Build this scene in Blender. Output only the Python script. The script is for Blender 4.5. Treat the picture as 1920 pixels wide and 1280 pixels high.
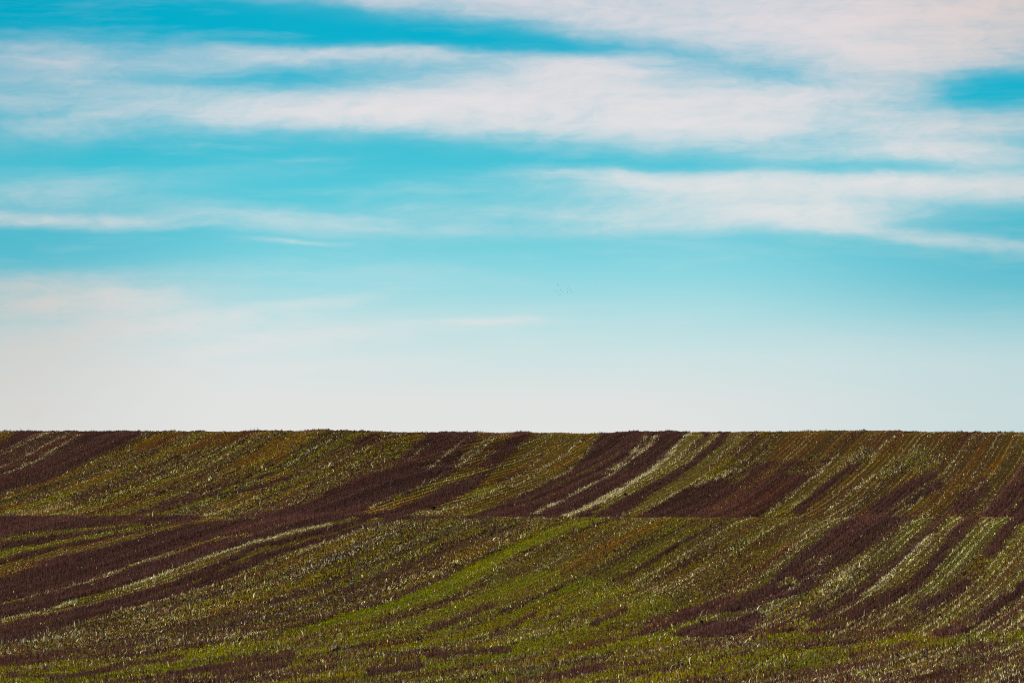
import bpy, math
import numpy as np
from mathutils import Vector

for o in list(bpy.data.objects):
    bpy.data.objects.remove(o)
scene = bpy.context.scene
C = scene.collection
rng = np.random.default_rng(7)

# ------------------------------------------------------------------ camera
# 100 mm lens, eye at the origin, looking along +Y and slightly up
FPX, CX, HY = 5333.3, 960.0, 1000.0       # focal length, principal column, eye level (photo pixels)
cd = bpy.data.cameras.new('camera')
cam = bpy.data.objects.new('camera', cd)
C.objects.link(cam)
cd.sensor_width = 36.0
cd.lens = 100.0
cd.clip_start = 0.1
cd.clip_end = 20000
PITCH = math.atan((HY - 640.0) / FPX)
cam.location = (0, 0, 0)
cam.rotation_euler = (math.radians(90) + PITCH, 0, 0)
scene.camera = cam

# ------------------------------------------------------------------ light
SUN_EL, SUN_AZ = math.radians(36), math.radians(-78)
sd = bpy.data.lights.new('sun', 'SUN')
sd.energy = 5.0
sd.angle = math.radians(0.5)
sd.color = (1.0, 0.90, 0.75)
sun = bpy.data.objects.new('sun', sd)
C.objects.link(sun)
sv = Vector((math.sin(SUN_AZ) * math.cos(SUN_EL), math.cos(SUN_AZ) * math.cos(SUN_EL), math.sin(SUN_EL)))
sun.rotation_euler = sv.to_track_quat('Z', 'Y').to_euler()

vs = scene.view_settings
vs.view_transform = 'Standard'
vs.look = 'None'
vs.exposure = 0.3
vs.gamma = 1.0
vs.use_curve_mapping = False
scene.cycles.use_denoising = False       # keeps the fine stubble crisp
scene.cycles.filter_width = 1.15


def lin(r, g, b):
    f = lambda c: (c / 255 / 12.92) if c / 255 <= 0.04045 else ((c / 255 + 0.055) / 1.055) ** 2.4
    return (f(r), f(g), f(b), 1.0)


# ------------------------------------------------------------------ world: Nishita sky with streaks of high cloud
world = bpy.data.worlds.new('World')
scene.world = world
world.use_nodes = True
world.cycles.sampling_method = 'MANUAL'
world.cycles.sample_map_resolution = 512
wt = world.node_tree
wt.nodes.clear()


class G:
    """small helper for node maths"""
    def __init__(self, t):
        self.t = t

    def put(self, sock, v):
        if isinstance(v, bpy.types.NodeSocket):
            self.t.links.new(v, sock)
        else:
            sock.default_value = v

    def m(self, op, a, b=None, c=None, clamp=False):
        n = self.t.nodes.new('ShaderNodeMath')
        n.operation = op
        n.use_clamp = clamp
        for i, v in enumerate((a, b, c)):
            if v is not None:
                self.put(n.inputs[i], v)
        return n.outputs[0]

    def xyz(self, x, y, z=0.0):
        n = self.t.nodes.new('ShaderNodeCombineXYZ')
        for i, v in enumerate((x, y, z)):
            self.put(n.inputs[i], v)
        return n.outputs[0]

    def noise(self, vec, scale, detail=4.0, rough=0.55, dist=0.0):
        n = self.t.nodes.new('ShaderNodeTexNoise')
        self.put(n.inputs['Vector'], vec)
        n.inputs['Scale'].default_value = scale
        n.inputs['Detail'].default_value = detail
        n.inputs['Roughness'].default_value = rough
        n.inputs['Distortion'].default_value = dist
        return n.outputs[0], n.outputs[1]

    def ramp(self, fac, stops, interp='LINEAR'):
        n = self.t.nodes.new('ShaderNodeValToRGB')
        n.color_ramp.interpolation = interp
        e = n.color_ramp.elements
        while len(e) < len(stops):
            e.new(0.5)
        for k, (p, c) in enumerate(stops):
            e[k].position = p
            e[k].color = c
        self.put(n.inputs[0], fac)
        return n.outputs[0]

    def mix(self, fac, a, b, mode='MIX'):
        n = self.t.nodes.new('ShaderNodeMix')
        n.data_type = 'RGBA'
        n.blend_type = mode
        self.put(n.inputs[0], fac)
        self.put(n.inputs[6], a)
        self.put(n.inputs[7], b)
        return n.outputs[2]

    def smooth(self, v, lo, hi, a=0.0, b=1.0):
        n = self.t.nodes.new('ShaderNodeMapRange')
        n.interpolation_type = 'SMOOTHSTEP'
        self.put(n.inputs[0], v)
        for i, q in enumerate((lo, hi, a, b)):
            n.inputs[i + 1].default_value = q
        return n.outputs[0]


w = G(wt)
tc = wt.nodes.new('ShaderNodeTexCoord')
sep = wt.nodes.new('ShaderNodeSeparateXYZ')
wt.links.new(tc.outputs['Generated'], sep.inputs[0])
dx, dy, dz = sep.outputs
ysafe = w.m('MAXIMUM', dy, 0.05)
tu = w.m('DIVIDE', dx, ysafe)              # tangent of the bearing
tv = w.m('DIVIDE', dz, ysafe)              # tangent of the elevation
a0_ = w.m('MULTIPLY_ADD', tu, FPX / 100, CX / 100)      # 1 unit = 1.07 degrees
b0_ = w.m('MULTIPLY_ADD', tv, -FPX / 100, HY / 100)

# wind-drawn warp of the cloud streaks
_, wc = w.noise(w.xyz(w.m('MULTIPLY', a0_, 0.30), w.m('MULTIPLY', b0_, 1.0), 3.0), 1.0, 3.0, 0.5)
ws = wt.nodes.new('ShaderNodeSeparateColor')
wt.links.new(wc, ws.inputs[0])
_, wc2 = w.noise(w.xyz(w.m('MULTIPLY', a0_, 1.1), w.m('MULTIPLY', b0_, 3.2), 9.0), 1.0, 4.0, 0.6)
ws2 = wt.nodes.new('ShaderNodeSeparateColor')
wt.links.new(wc2, ws2.inputs[0])
A = w.m('ADD', w.m('MULTIPLY_ADD', w.m('SUBTRACT', ws.outputs[0], 0.5), 2.6, a0_),
        w.m('MULTIPLY', w.m('SUBTRACT', ws2.outputs[0], 0.5), 0.7))
B = w.m('ADD', w.m('MULTIPLY_ADD', w.m('SUBTRACT', ws.outputs[1], 0.5), 0.42, b0_),
        w.m('MULTIPLY', w.m('SUBTRACT', ws2.outputs[1], 0.5), 0.16))

# x, y, half length, reach up, reach down, slope, bend, weight   (photo pixels)
STROKES = [
    # big sheet along the top, thickening to the right
    (1500, -70, 620, 200, 95, 0.055, 0, 1.7), (980, -30, 330, 80, 46, 0.085, 0, 1.7), (1820, 60, 330, 150, 70, 0.03, 0, 1.3),
    (1600, 75, 260, 50, 38, 0.10, 0, 0.9), (1250, 45, 240, 30, 30, 0.09, 0, 0.7), (680, -18, 140, 40, 18, 0.06, 0, 1.0),
    (1620, 150, 150, 50, 50, -0.05, 0, 0.5),
    # thin upper band on the left
    (540, 96, 150, 13, 22, 0.01, 0, 1.2), (760, 95, 170, 14, 16, 0.02, 0, 1.0), (90, 108, 150, 34, 34, 0.02, 0, 0.55),
    (250, 110, 300, 22, 40, 0.03, 0, 0.25), (150, 185, 330, 36, 46, 0.07, 0, 0.5),
    (300, 150, 420, 40, 60, 0.02, 0, 0.18), (40, 235, 160, 30, 40, -0.12, 0, 0.3),
    # main bright band
    (760, 208, 330, 30, 26, 0.035, 0, 1.3), (1040, 200, 360, 46, 34, 0.01, 0, 2.0), (1020, 130, 230, 26, 36, -0.02, 0, 0.8),
    (1180, 125, 150, 20, 26, 0.0, 0, 1.0), (1330, 225, 200, 40, 40, 0.03, 0, 1.2), (1500, 190, 380, 50, 50, 0.0, 0, 0.58),
    (1760, 225, 320, 36, 40, 0.02, 0, 0.48), (1770, 280, 110, 34, 26, 0.10, 0, 1.2), (1640, 285, 220, 22, 20, 0.0, 0, 0.7),
    (470, 215, 210, 26, 20, 0.06, 0, 0.6), (900, 160, 160, 24, 30, -0.08, 0, 0.5), (1250, 255, 420, 20, 26, 0.0, 0, 0.25),
    (1880, 240, 130, 45, 60, 0.0, 0, 0.5),
    # middle right band
    (1620, 343, 430, 17, 26, 0.0, 0, 1.8), (1240, 328, 240, 10, 24, 0.015, 0, 0.85), (1420, 385, 300, 40, 36, 0.0, 0, 1.1),
    (1500, 410, 150, 34, 22, 0.0, 0, 0.8), (1180, 405, 300, 20, 26, 0.03, 0, 0.5), (1760, 444, 200, 15, 14, 0.09, 0, 0.7),
    (1640, 425, 110, 26, 16, 0.12, 0, 0.5), (1900, 345, 150, 30, 30, 0.0, 0, 0.5), (1000, 430, 420, 18, 18, 0.0, 0, 0.15),
    # streaks on the left
    (90, 411, 230, 12, 12, 0.035, 0, 1.1), (480, 404, 330, 13, 15, 0.02, 0, 0.3), (60, 372, 200, 22, 22, 0.0, 0, 0.25),
    (260, 385, 380, 18, 18, 0.05, 0, 0.15), (590, 452, 90, 4, 4, 0.03, 0, 0.4), (740, 425, 260, 12, 12, 0.03, 0, 0.2),
    (60, 345, 160, 16, 24, -0.1, 0, 0.2), (330, 330, 300, 16, 22, -0.12, 0, 0.14),
    # low haze bank on the left
    (110, 550, 230, 34, 46, 0.03, 0, 1.4), (230, 556, 120, 16, 20, 0.04, 0, 0.6), (1250, 120, 260, 40, 40, 0.04, 0, 0.35), (40, 625, 320, 46, 60, -0.04, 0, 0.9), (60, 720, 460, 60, 90, 0.0, 0, 1.0), (430, 590, 190, 12, 18, -0.14, 0, 0.6), (520, 640, 260, 12, 22, -0.10, 0, 0.35), (600, 690, 260, 14, 22, -0.07, 0, 0.3),
    (330, 640, 340, 34, 50, -0.05, 0, 0.45), (620, 566, 90, 7, 10, -0.03, 0, 0.2), (915, 604, 110, 8, 8, 0.0, 0, 0.7),
    (700, 600, 420, 30, 60, 0.0, 0, 0.15), (1050, 575, 160, 10, 14, 0.0, 0, 0.12), (250, 510, 300, 16, 26, 0.0, 0, 0.2),
    # open blue windows
    (1885, 166, 95, 26, 26, 0.06, 0, -1.9), (1400, 132, 120, 18, 22, 0.05, 0, -0.3), (500, 140, 140, 14, 20, 0.0, 0, -0.7),
    (840, 58, 210, 22, 20, 0.085, 0, -1.0), (1070, 84, 100, 14, 14, 0.06, 0, -0.6), (1880, 405, 140, 26, 20, 0.03, 0, -0.3),
]
acc = 0.0
neg = 0.0
for (sx, sy, rl, ru, rd, sl, q, wgt) in STROKES:
    t_ = w.m('SUBTRACT', A, sx / 100)
    du = w.m('MULTIPLY', t_, 100 / rl)
    dv = w.m('SUBTRACT', w.m('MULTIPLY_ADD', t_, -sl, B), sy / 100)
    dm = w.m('MAXIMUM', w.m('MULTIPLY', dv, 100 / rd), w.m('MULTIPLY', dv, -100 / ru))
    e_ = w.m('POWER', 0.36788, w.m('MULTIPLY_ADD', dm, dm, w.m('MULTIPLY', du, du)))
    if wgt > 0:
        acc = w.m('MULTIPLY_ADD', e_, wgt, acc)
    else:
        neg = w.m('MULTIPLY_ADD', e_, -2.3 * wgt, neg)
fib, _ = w.noise(w.xyz(w.m('MULTIPLY', A, 0.22), w.m('MULTIPLY', B, 2.0), 1.0), 1.0, 6.0, 0.6)
fib2, _ = w.noise(w.xyz(w.m('MULTIPLY', A, 0.6), w.m('MULTIPLY_ADD', A, 0.25, w.m('MULTIPLY', B, 1.3)), 5.0), 1.0, 5.0, 0.55)
tex = w.m('MULTIPLY_ADD', fib, 2.2, w.m('MULTIPLY_ADD', fib2, 1.2, -0.7))
dens = w.m('MULTIPLY', w.m('MULTIPLY', acc, w.m('POWER', 0.36788, neg)), w.m('MAXIMUM', tex, 0.1))
veil = w.m('MULTIPLY', w.smooth(fib, 0.45, 0.75), 0.16)
fine, _ = w.noise(w.xyz(w.m('MULTIPLY', A, 1.3), w.m('MULTIPLY_ADD', A, 0.5, w.m('MULTIPLY', B, 5.5)), 2.0), 1.0, 8.0, 0.68, 0.6)
puff, _ = w.noise(w.xyz(w.m('MULTIPLY', A, 2.2), w.m('MULTIPLY', B, 3.6), 7.0), 1.0, 7.0, 0.65, 0.4)
dens = w.m('MULTIPLY', dens, w.m('MAXIMUM', w.m('MULTIPLY_ADD', fine, 1.05, w.m('MULTIPLY_ADD', puff, 1.0, -0.02)), 0.15))
dens = w.m('ADD', dens, w.m('MULTIPLY', veil, w.m('MULTIPLY', fine, 2.0)))
cover = w.m('SUBTRACT', 1.0, w.m('POWER', 0.36788, w.m('MULTIPLY', dens, 0.95)))
cover = w.m('MULTIPLY', cover, 0.97, clamp=True)

low = w.ramp(w.m('DIVIDE', b0_, 8.3, clamp=True), [
    (0.00, lin(0, 172, 202)), (0.14, lin(4, 178, 207)), (0.30, lin(40, 188, 211)), (0.42, lin(84, 200, 217)),
    (0.52, lin(104, 204, 219)), (0.60, lin(136, 213, 224)), (0.70, lin(172, 221, 226)), (0.80, lin(204, 226, 227)),
    (0.90, lin(223, 227, 225)), (1.0, lin(228, 228, 225))])
# a touch greyer and darker towards both sides: a vignette put into the sky colour
edge = w.smooth(w.m('ABSOLUTE', w.m('SUBTRACT', a0_, 10.2)), 5.0, 12.0)
low = w.mix(w.m('MULTIPLY', edge, 0.5), low, w.mix(1.0, low, (0.74, 0.84, 0.87, 1), 'MULTIPLY'))
side = w.m('MULTIPLY', w.m('MAXIMUM', w.smooth(a0_, 12.5, 19.5), w.smooth(a0_, 6.0, 0.0)), w.m('MULTIPLY', w.smooth(b0_, 3.0, 4.4), w.smooth(b0_, 7.2, 5.0)))
low = w.mix(w.m('MULTIPLY', side, 0.62), low, lin(58, 178, 200))  # deeper teal at both sides, part of the painted vignette
side2 = w.m('MULTIPLY', w.smooth(a0_, 11.0, 20.0), w.smooth(b0_, 5.2, 7.4))
low = w.mix(w.m('MULTIPLY', side2, 0.6), low, lin(186, 215, 219))
cloud = w.ramp(w.m('DIVIDE', b0_, 8.3, clamp=True), [(0.0, lin(231, 221, 224)), (0.35, lin(234, 229, 229)), (1.0, lin(228, 227, 224))])
glow = w.m('MULTIPLY', w.smooth(a0_, 13.0, 20.0), w.smooth(b0_, 3.5, -0.5))
cloud = w.mix(w.m('MULTIPLY', glow, 0.75), cloud, lin(238, 214, 204))
warm = w.m('MULTIPLY', w.smooth(a0_, 5.0, 0.0), w.smooth(b0_, 4.4, 5.4))
cloud = w.mix(w.m('MULTIPLY', warm, 0.8), cloud, lin(222, 213, 205))
cloud = w.mix(w.m('MULTIPLY', edge, 0.5), cloud, w.mix(1.0, cloud, (0.80, 0.80, 0.81, 1), 'MULTIPLY'))  # the same vignette put into the cloud colour
front = w.mix(cover, low, cloud)

sky = wt.nodes.new('ShaderNodeTexSky')
sky.sky_type = 'NISHITA'
sky.sun_disc = False
sky.sun_elevation = SUN_EL
sky.sun_rotation = SUN_AZ
sky.air_density = 1.0
sky.dust_density = 0.6
sky.ozone_density = 1.5
hi_n, _ = w.noise(tc.outputs['Generated'], 2.2, 5.0, 0.6)
rest = w.mix(w.m('MULTIPLY', w.smooth(hi_n, 0.48, 0.75), 0.5), sky.outputs[0], (7.0, 6.9, 6.8, 1))
STR = 0.07
EXPO = 2 ** -0.3          # the photograph is exposed for the dark field
fr10 = w.mix(1.0, front, (EXPO / STR, EXPO / STR, EXPO / STR, 1), 'MULTIPLY')
mask = w.m('MULTIPLY', w.smooth(dy, 0.45, 0.75), w.smooth(tv, 0.55, 0.26))
col = w.mix(mask, rest, fr10)
bg = wt.nodes.new('ShaderNodeBackground')
bg.inputs['Strength'].default_value = STR
wt.links.new(col, bg.inputs['Color'])
wo = wt.nodes.new('ShaderNodeOutputWorld')
wt.links.new(bg.outputs[0], wo.inputs[0])

# ------------------------------------------------------------------ the lie of the land
# near hump, shallow valley behind it, far hillside; rows of the crop run parallel, away and to the right
YC = 200.0              # distance of the near hump's crest
VPX = 2520.0            # column of the point the crop rows run to


def pchip(x, y, xi):
    x = np.asarray(x, float); y = np.asarray(y, float)
    h = np.diff(x); d = np.diff(y) / h
    m = np.zeros_like(y)
    for k in range(1, len(x) - 1):
        if d[k - 1] * d[k] > 0:
            w1, w2 = 2 * h[k] + h[k - 1], h[k] + 2 * h[k - 1]
            m[k] = (w1 + w2) / (w1 / d[k - 1] + w2 / d[k])
    m[0], m[-1] = d[0], d[-1]
    i = np.clip(np.searchsorted(x, xi) - 1, 0, len(x) - 2)
    t = (xi - x[i]) / h[i]
    return ((1 + 2 * t) * (1 - t) ** 2 * y[i] + t * (1 - t) ** 2 * h[i] * m[i]
            + t * t * (3 - 2 * t) * y[i + 1] + t * t * (t - 1) * h[i] * m[i + 1])


PXG = np.arange(-400, 2321, 20.0)
SG = np.arange(-0.76, 0.62, 0.002)
SKX = [-400, 0, 300, 560, 640, 700, 800, 1000, 1040, 1130, 1175, 1300, 1500, 1560, 1620, 1700, 1920, 2320]
SKY_ = [808, 808, 807, 807, 805.5, 808, 809.5, 809.5, 810.5, 811.5, 808.5, 809, 807, 805.5, 806, 808, 809, 809]
NEAR_K = [(-.78, 1316), (-.75, 1308), (-.65, 1281), (-.5, 1238), (-.38, 1198), (-.28, 1153), (-.2, 1107), (-.14, 1065), (-.07, 1011),
          (-.03, 984), (-.012, 975.5), (0, 971.5)]


def far_start(px):
    return np.interp(px, [0, 450, 600, 750, 1000, 1920], [.07, .05, .036, .05, .085, .09])


def far_scale(px):
    return np.interp(px, [0, 350, 700, 1000, 1500, 1920], [.84, .80, .76, 1.0, .86, .72])


TOP = np.zeros(len(PXG))
TAB = np.zeros((len(PXG), len(SG)))
for i, px in enumerate(PXG):
    ss, sc = float(far_start(px)), float(far_scale(px))
    D = float(np.interp(px, [0, 300, 450, 600, 720, 900, 1300, 1920], [7, 4, 0, -4, 1, 9, 13, 13]))
    sk = float(np.interp(px, SKX, SKY_)) + 2.0
    k = list(NEAR_K)
    k.append((0.5 * ss, 971.5 + D))
    k.append((ss, 966.0))
    for r, py in ((.05, 942), (.096, 912), (.16, 871), (.204, 837), (.232, 816), (.247, sk + 2.2), (.262, sk), (.28, sk + 1.5), (.31, sk + 8), (.40, sk + 48), (.60, sk + 110)):
        k.append((ss + r * sc, py))
    k.append((0.9, sk + 170))
    TOP[i] = ss + .262 * sc
    kx, ky = zip(*k)
    TAB[i] = pchip(kx, ky, SG)
ker = np.array([1, 2, 3, 2, 1.]) / 9
pad = np.pad(TAB, ((2, 2), (0, 0)), mode='edge')
TAB = sum(ker[j] * pad[j:j + len(PXG)] for j in range(5))


def py_of(px, s):
    """image row on which the ground at bearing px and log-distance s lies"""
    fx = np.clip((np.asarray(px, float) - PXG[0]) / 20.0, 0, len(PXG) - 1.001)
    fs = np.clip((np.asarray(s, float) - SG[0]) / 0.002, 0, len(SG) - 1.001)
    i = fx.astype(int); j = fs.astype(int)
    u = fx - i; v = fs - j
    return ((1 - u) * (1 - v) * TAB[i, j] + u * (1 - v) * TAB[i + 1, j] + (1 - u) * v * TAB[i, j + 1] + u * v * TAB[i + 1, j + 1])


def vnoise(x, y, seed):
    """smooth value noise, -1..1"""
    r = np.random.default_rng(seed)
    T = r.uniform(-1, 1, (256, 256))
    xi = np.floor(x).astype(int); yi = np.floor(y).astype(int)
    u = x - xi; v = y - yi
    u = u * u * (3 - 2 * u); v = v * v * (3 - 2 * v)
    a = T[xi % 256, yi % 256]; b = T[(xi + 1) % 256, yi % 256]
    c = T[xi % 256, (yi + 1) % 256]; d = T[(xi + 1) % 256, (yi + 1) % 256]
    return (a * (1 - u) + b * u) * (1 - v) + (c * (1 - u) + d * u) * v


def ground(X, Y):
    X = np.asarray(X, float); Y = np.asarray(Y, float)
    Yc_ = np.maximum(Y, 94.0)
    px = CX + FPX * X / Yc_
    s = np.log(Yc_ / YC)
    z = Yc_ * (HY - py_of(px, np.minimum(s, 0.6))) / FPX
    ye = YC * math.exp(0.6)
    far = Y > ye
    z = np.where(far, ye * (HY - py_of(px, 0.6 + 0 * s)) / FPX * np.exp(-np.maximum(Y - ye, 0) / 500.0) - np.maximum(Y - ye, 0) * 0.004, z)
    znear = pchip([-4000, -30, 0, 20, 50, 75, 94.0], [-1.5, -1.65, -1.75, -2.4, -4.1, -5.15, -5.5], np.clip(Y, -4000, 94))
    z94 = 94.0 * (HY - py_of(CX + FPX * X / 94.0, math.log(.47) + 0 * s)) / FPX
    z = np.where(Y < 94.0, znear + (z94 + 5.5) * np.clip((Y - 60) / 34.0, 0, 1), z)
    z = z + 0.035 * vnoise(X / 2.3 + 50, Y / 2.3 + 50, 11) * np.clip((Y - 60) / 40, 0, 1)
    z = z + .07 * (vnoise(X / 4.5 + 20, Y / 9 + 20, 12) + .6 * vnoise(X / 1.7 + 20, Y / 5 + 20, 13)) * np.clip((Y - 225) / 25, 0, 1)
    return z


# ------------------------------------------------------------------ what grows where: strips of the field
TYPES = {  # share of: brown stem, red-brown stem, olive, bright green, straw, ochre, grey scrub, dark litter
    'B':  [.912, .066, .006, .000, .008, .000, .008, .000],
    'K':  [.600, .340, .030, .000, .008, .012, .000, .010],
    'M':  [.360, .130, .230, .170, .040, .030, .030, .010],
    'N':  [.030, .030, .400, .460, .020, .035, .025, .025],
    'H':  [.100, .090, .440, .140, .038, .130, .045, .025],
    'P':  [.030, .030, .390, .470, .035, .030, .015, .000],
    'S':  [.170, .100, .410, .110, .046, .065, .030, .120],
    'Q':  [.140, .060, .350, .200, .060, .030, .110, .050],
    'L':  [.200, .080, .180, .150, .260, .060, .070, .000],
    'W':  [.010, .000, .120, .060, .800, .010, .000, .000],
    'V':  [.070, .080, .480, .230, .050, .090, .000, .000],
    'R':  [.120, .110, .300, .310, .085, .070, .005, .000],
    'Y':  [.140, .100, .360, .050, .060, .290, .000, .000],
    'T':  [.030, .070, .450, .170, .070, .210, .000, .000],
    'O':  [.060, .140, .290, .020, .040, .450, .000, .000],
    'X':  [.660, .080, .130, .000, .130, .000, .000, .000],
}
TK = list(TYPES)
TI = {k: i for i, k in enumerate(TK)}
TP = np.array([TYPES[k] for k in TK])
X0, X1 = -60, 1980
NY0, NY1 = 955, 1310
FY0, FY1 = 790, 990
near_map = np.full((NY1 - NY0, X1 - X0), TI['N'], np.int8)
far_map = np.full((FY1 - FY0, X1 - X0), TI['Y'], np.int8)


def curve(p, n=6):
    p = np.array(p, float)
    if len(p) < 3:
        return p
    q = np.vstack([2 * p[0] - p[1], p, 2 * p[-1] - p[-2]])
    out = []
    for i in range(1, len(q) - 2):
        for t in np.arange(n) / n:
            out.append(0.5 * (2 * q[i] + (q[i + 1] - q[i - 1]) * t + (2 * q[i - 1] - 5 * q[i] + 4 * q[i + 1] - q[i + 2]) * t * t
                              + (3 * q[i] - q[i - 1] - 3 * q[i + 1] + q[i + 2]) * t ** 3))
    out.append(p[-1])
    return np.array(out)


def paint(M, y0, typ, poly):
    poly = np.asarray(poly, float)
    xa, xb = int(max(poly[:, 0].min() - 1, X0)), int(min(poly[:, 0].max() + 2, X1))
    ya, yb = int(max(poly[:, 1].min() - 1, y0)), int(min(poly[:, 1].max() + 2, y0 + M.shape[0]))
    if xb <= xa or yb <= ya:
        return
    gx, gy = np.meshgrid(np.arange(xa, xb) + .5, np.arange(ya, yb) + .5)
    ins = np.zeros(gx.shape, bool)
    n = len(poly)
    for i in range(n):
        (ax, ay), (bx, by) = poly[i], poly[(i + 1) % n]
        if ay == by:
            continue
        ins ^= ((ay > gy) != (by > gy)) & (gx < (bx - ax) * (gy - ay) / (by - ay) + ax)
    sub = M[ya - y0:yb - y0, xa - X0:xb - X0]
    sub[ins] = TI[typ]


def band(M, y0, typ, e1, e2):
    paint(M, y0, typ, np.vstack([curve(e1), curve(e2)[::-1]]))


def line(M, y0, typ, pts, wd):
    c = curve(pts)
    t = np.gradient(c, axis=0)
    t /= np.linalg.norm(t, axis=1)[:, None] + 1e-9
    nn = np.stack([-t[:, 1], t[:, 0]], 1)
    f = np.ones(len(c)); f[0] = f[-1] = .3
    paint(M, y0, typ, np.vstack([c + nn * wd / 2 * f[:, None], (c - nn * wd / 2 * f[:, None])[::-1]]))


def blob(M, y0, typ, x, y, rx, ry, deg=0):
    a = np.linspace(0, 2 * math.pi, 28, endpoint=False)
    r = 1 + 0.22 * np.sin(3 * a + x) + 0.15 * np.sin(5 * a + y)
    ca, sa = math.cos(math.radians(deg)), math.sin(math.radians(deg))
    ex, ey = rx * r * np.cos(a), ry * r * np.sin(a)
    paint(M, y0, typ, np.stack([x + ex * ca - ey * sa, y + ex * sa + ey * ca], 1))


nb = lambda *a: band(near_map, NY0, *a)
nl = lambda *a: line(near_map, NY0, *a)
no = lambda *a: blob(near_map, NY0, *a)
fb = lambda *a: band(far_map, FY0, *a)
fl = lambda *a: line(far_map, FY0, *a)
fo = lambda *a: blob(far_map, FY0, *a)

nb('H', [(960, 1024), (1042, 985), (1085, 970), (1640, 955)], [(940, 1080), (1060, 1068), (1180, 1100), (1280, 1120), (1400, 1100), (1480, 1050), (1560, 990), (1640, 955)])
# --- near hump, left side: brown strips between narrow green ones
sl_ = [(-60, 1228), (0, 1230), (100, 1235), (175, 1233), (250, 1229), (325, 1217), (400, 1210), (480, 1201), (540, 1185), (605, 1163), (655, 1145),
       (705, 1132), (780, 1105), (830, 1085), (880, 1060), (930, 1035), (960, 1022), (1010, 997), (1042, 985), (1065, 976), (1085, 968), (1095, 955)]
b7l = [(-60, 1216), (0, 1203), (50, 1194), (100, 1180), (150, 1166), (200, 1149), (250, 1137), (300, 1123), (350, 1110), (400, 1093), (450, 1075),
       (480, 1057), (530, 1038), (580, 1022), (630, 1007), (655, 998), (692, 987), (730, 979), (767, 974), (805, 972), (930, 970), (960, 955)]
nb('S', b7l, sl_)
nb('B', [(-60, 955), (200, 955), (420, 955)], [(-60, 1018), (0, 1009), (25, 1003), (75, 995), (150, 989), (250, 980), (300, 977), (420, 968)])
nb('B', [(-60, 1028), (0, 1018), (100, 1002), (200, 990), (325, 975), (380, 962)], [(-60, 1042), (0, 1030), (100, 1014), (175, 1000), (250, 987), (330, 977), (385, 966)])
b3l = [(-60, 1072), (0, 1057), (50, 1045), (100, 1031), (175, 1016), (250, 999), (320, 985), (400, 968)]
nb('K', [(-60, 1064), (0, 1050), (50, 1036), (100, 1024), (175, 1009), (250, 994), (312, 982), (390, 964)], b3l)
b4u = [(-60, 1104), (0, 1085), (50, 1069), (100, 1046), (150, 1035), (200, 1024), (250, 1009), (300, 997), (350, 985), (400, 977), (480, 970), (520, 955)]
nb('V', b3l, b4u)
b5l = [(-60, 1170), (0, 1157), (75, 1142), (125, 1126), (175, 1112), (225, 1100), (250, 1090), (300, 1074), (350, 1054), (400, 1036), (450, 1020), (480, 1010),
       (530, 997), (580, 986), (620, 977), (655, 971), (690, 955)]
nb('B', b4u, b5l)
nl('V', [(-60, 1142), (0, 1131), (50, 1121), (100, 1109), (135, 1098), (180, 1085), (225, 1068), (275, 1049), (325, 1035), (375, 1019), (405, 1011), (470, 999)], 6.5)
nl('W', [(140, 1096), (180, 1085.5), (225, 1069), (275, 1050), (330, 1035)], 2.6)
b6u = [(-60, 1188), (0, 1174), (100, 1152), (200, 1126), (300, 1099), (400, 1058), (480, 1020), (530, 1010), (580, 996), (630, 984), (660, 977), (700, 960)]
nb('V', b5l, b6u)
b6l = [(-60, 1200), (0, 1186), (100, 1163), (200, 1138), (250, 1124), (325, 1100), (400, 1072), (480, 1030), (530, 1019), (580, 1006), (630, 993), (670, 981), (710, 964)]
nb('B', b6u, b6l)
b7u = [(-60, 1206), (0, 1192), (100, 1168), (175, 1147), (250, 1127), (325, 1106), (400, 1078), (480, 1043), (530, 1028), (580, 1015), (630, 1000), (680, 986), (720, 976), (740, 955)]
nb('V', b6l, b7u)
nb('B', b7u, b7l)
nl('W', [(215, 1104), (250, 1093), (300, 1077), (350, 1057), (400, 1039), (450, 1023), (480, 1013), (530, 1000), (580, 989), (625, 979)], 4.0)
nl('W', [(0, 1162), (40, 1153), (90, 1142), (150, 1124)], 3.2)
nl('L', [(60, 1193), (150, 1169), (250, 1140), (350, 1112), (450, 1077), (530, 1041), (630, 1009), (692, 989), (760, 977)], 4.5)
nl('L', [(480, 1061), (530, 1044), (630, 1014), (700, 992), (800, 978)], 6)
for p, wd in (([(640, 1110), (690, 1098), (730, 1070), (780, 1050), (855, 1025), (905, 1006)], 12), ([(500, 1130), (560, 1118), (632, 1098)], 10),
              ([(330, 1187), (420, 1168), (480, 1158), (520, 1155)], 9), ([(760, 1107), (810, 1097), (850, 1075)], 8), ([(540, 1166), (580, 1158)], 6),
              ([(820, 1000), (880, 985), (940, 975)], 7), ([(350, 1170), (400, 1160)], 8), ([(190, 1205), (300, 1190)], 7)):
    nl('M', p, wd)
nl('M', [(-60, 1247), (0, 1240), (60, 1236), (130, 1228), (260, 1212)], 13)
no('Q', 350, 1150, 70, 14, -18)
no('Q', 120, 1205, 60, 9, -10)
nb('P', sl_[3:-1], [(175, 1252), (325, 1245), (480, 1225), (600, 1200), (700, 1172), (780, 1140), (850, 1115), (930, 1072), (1000, 1028), (1060, 1002), (1110, 984), (1150, 966)])
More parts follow.
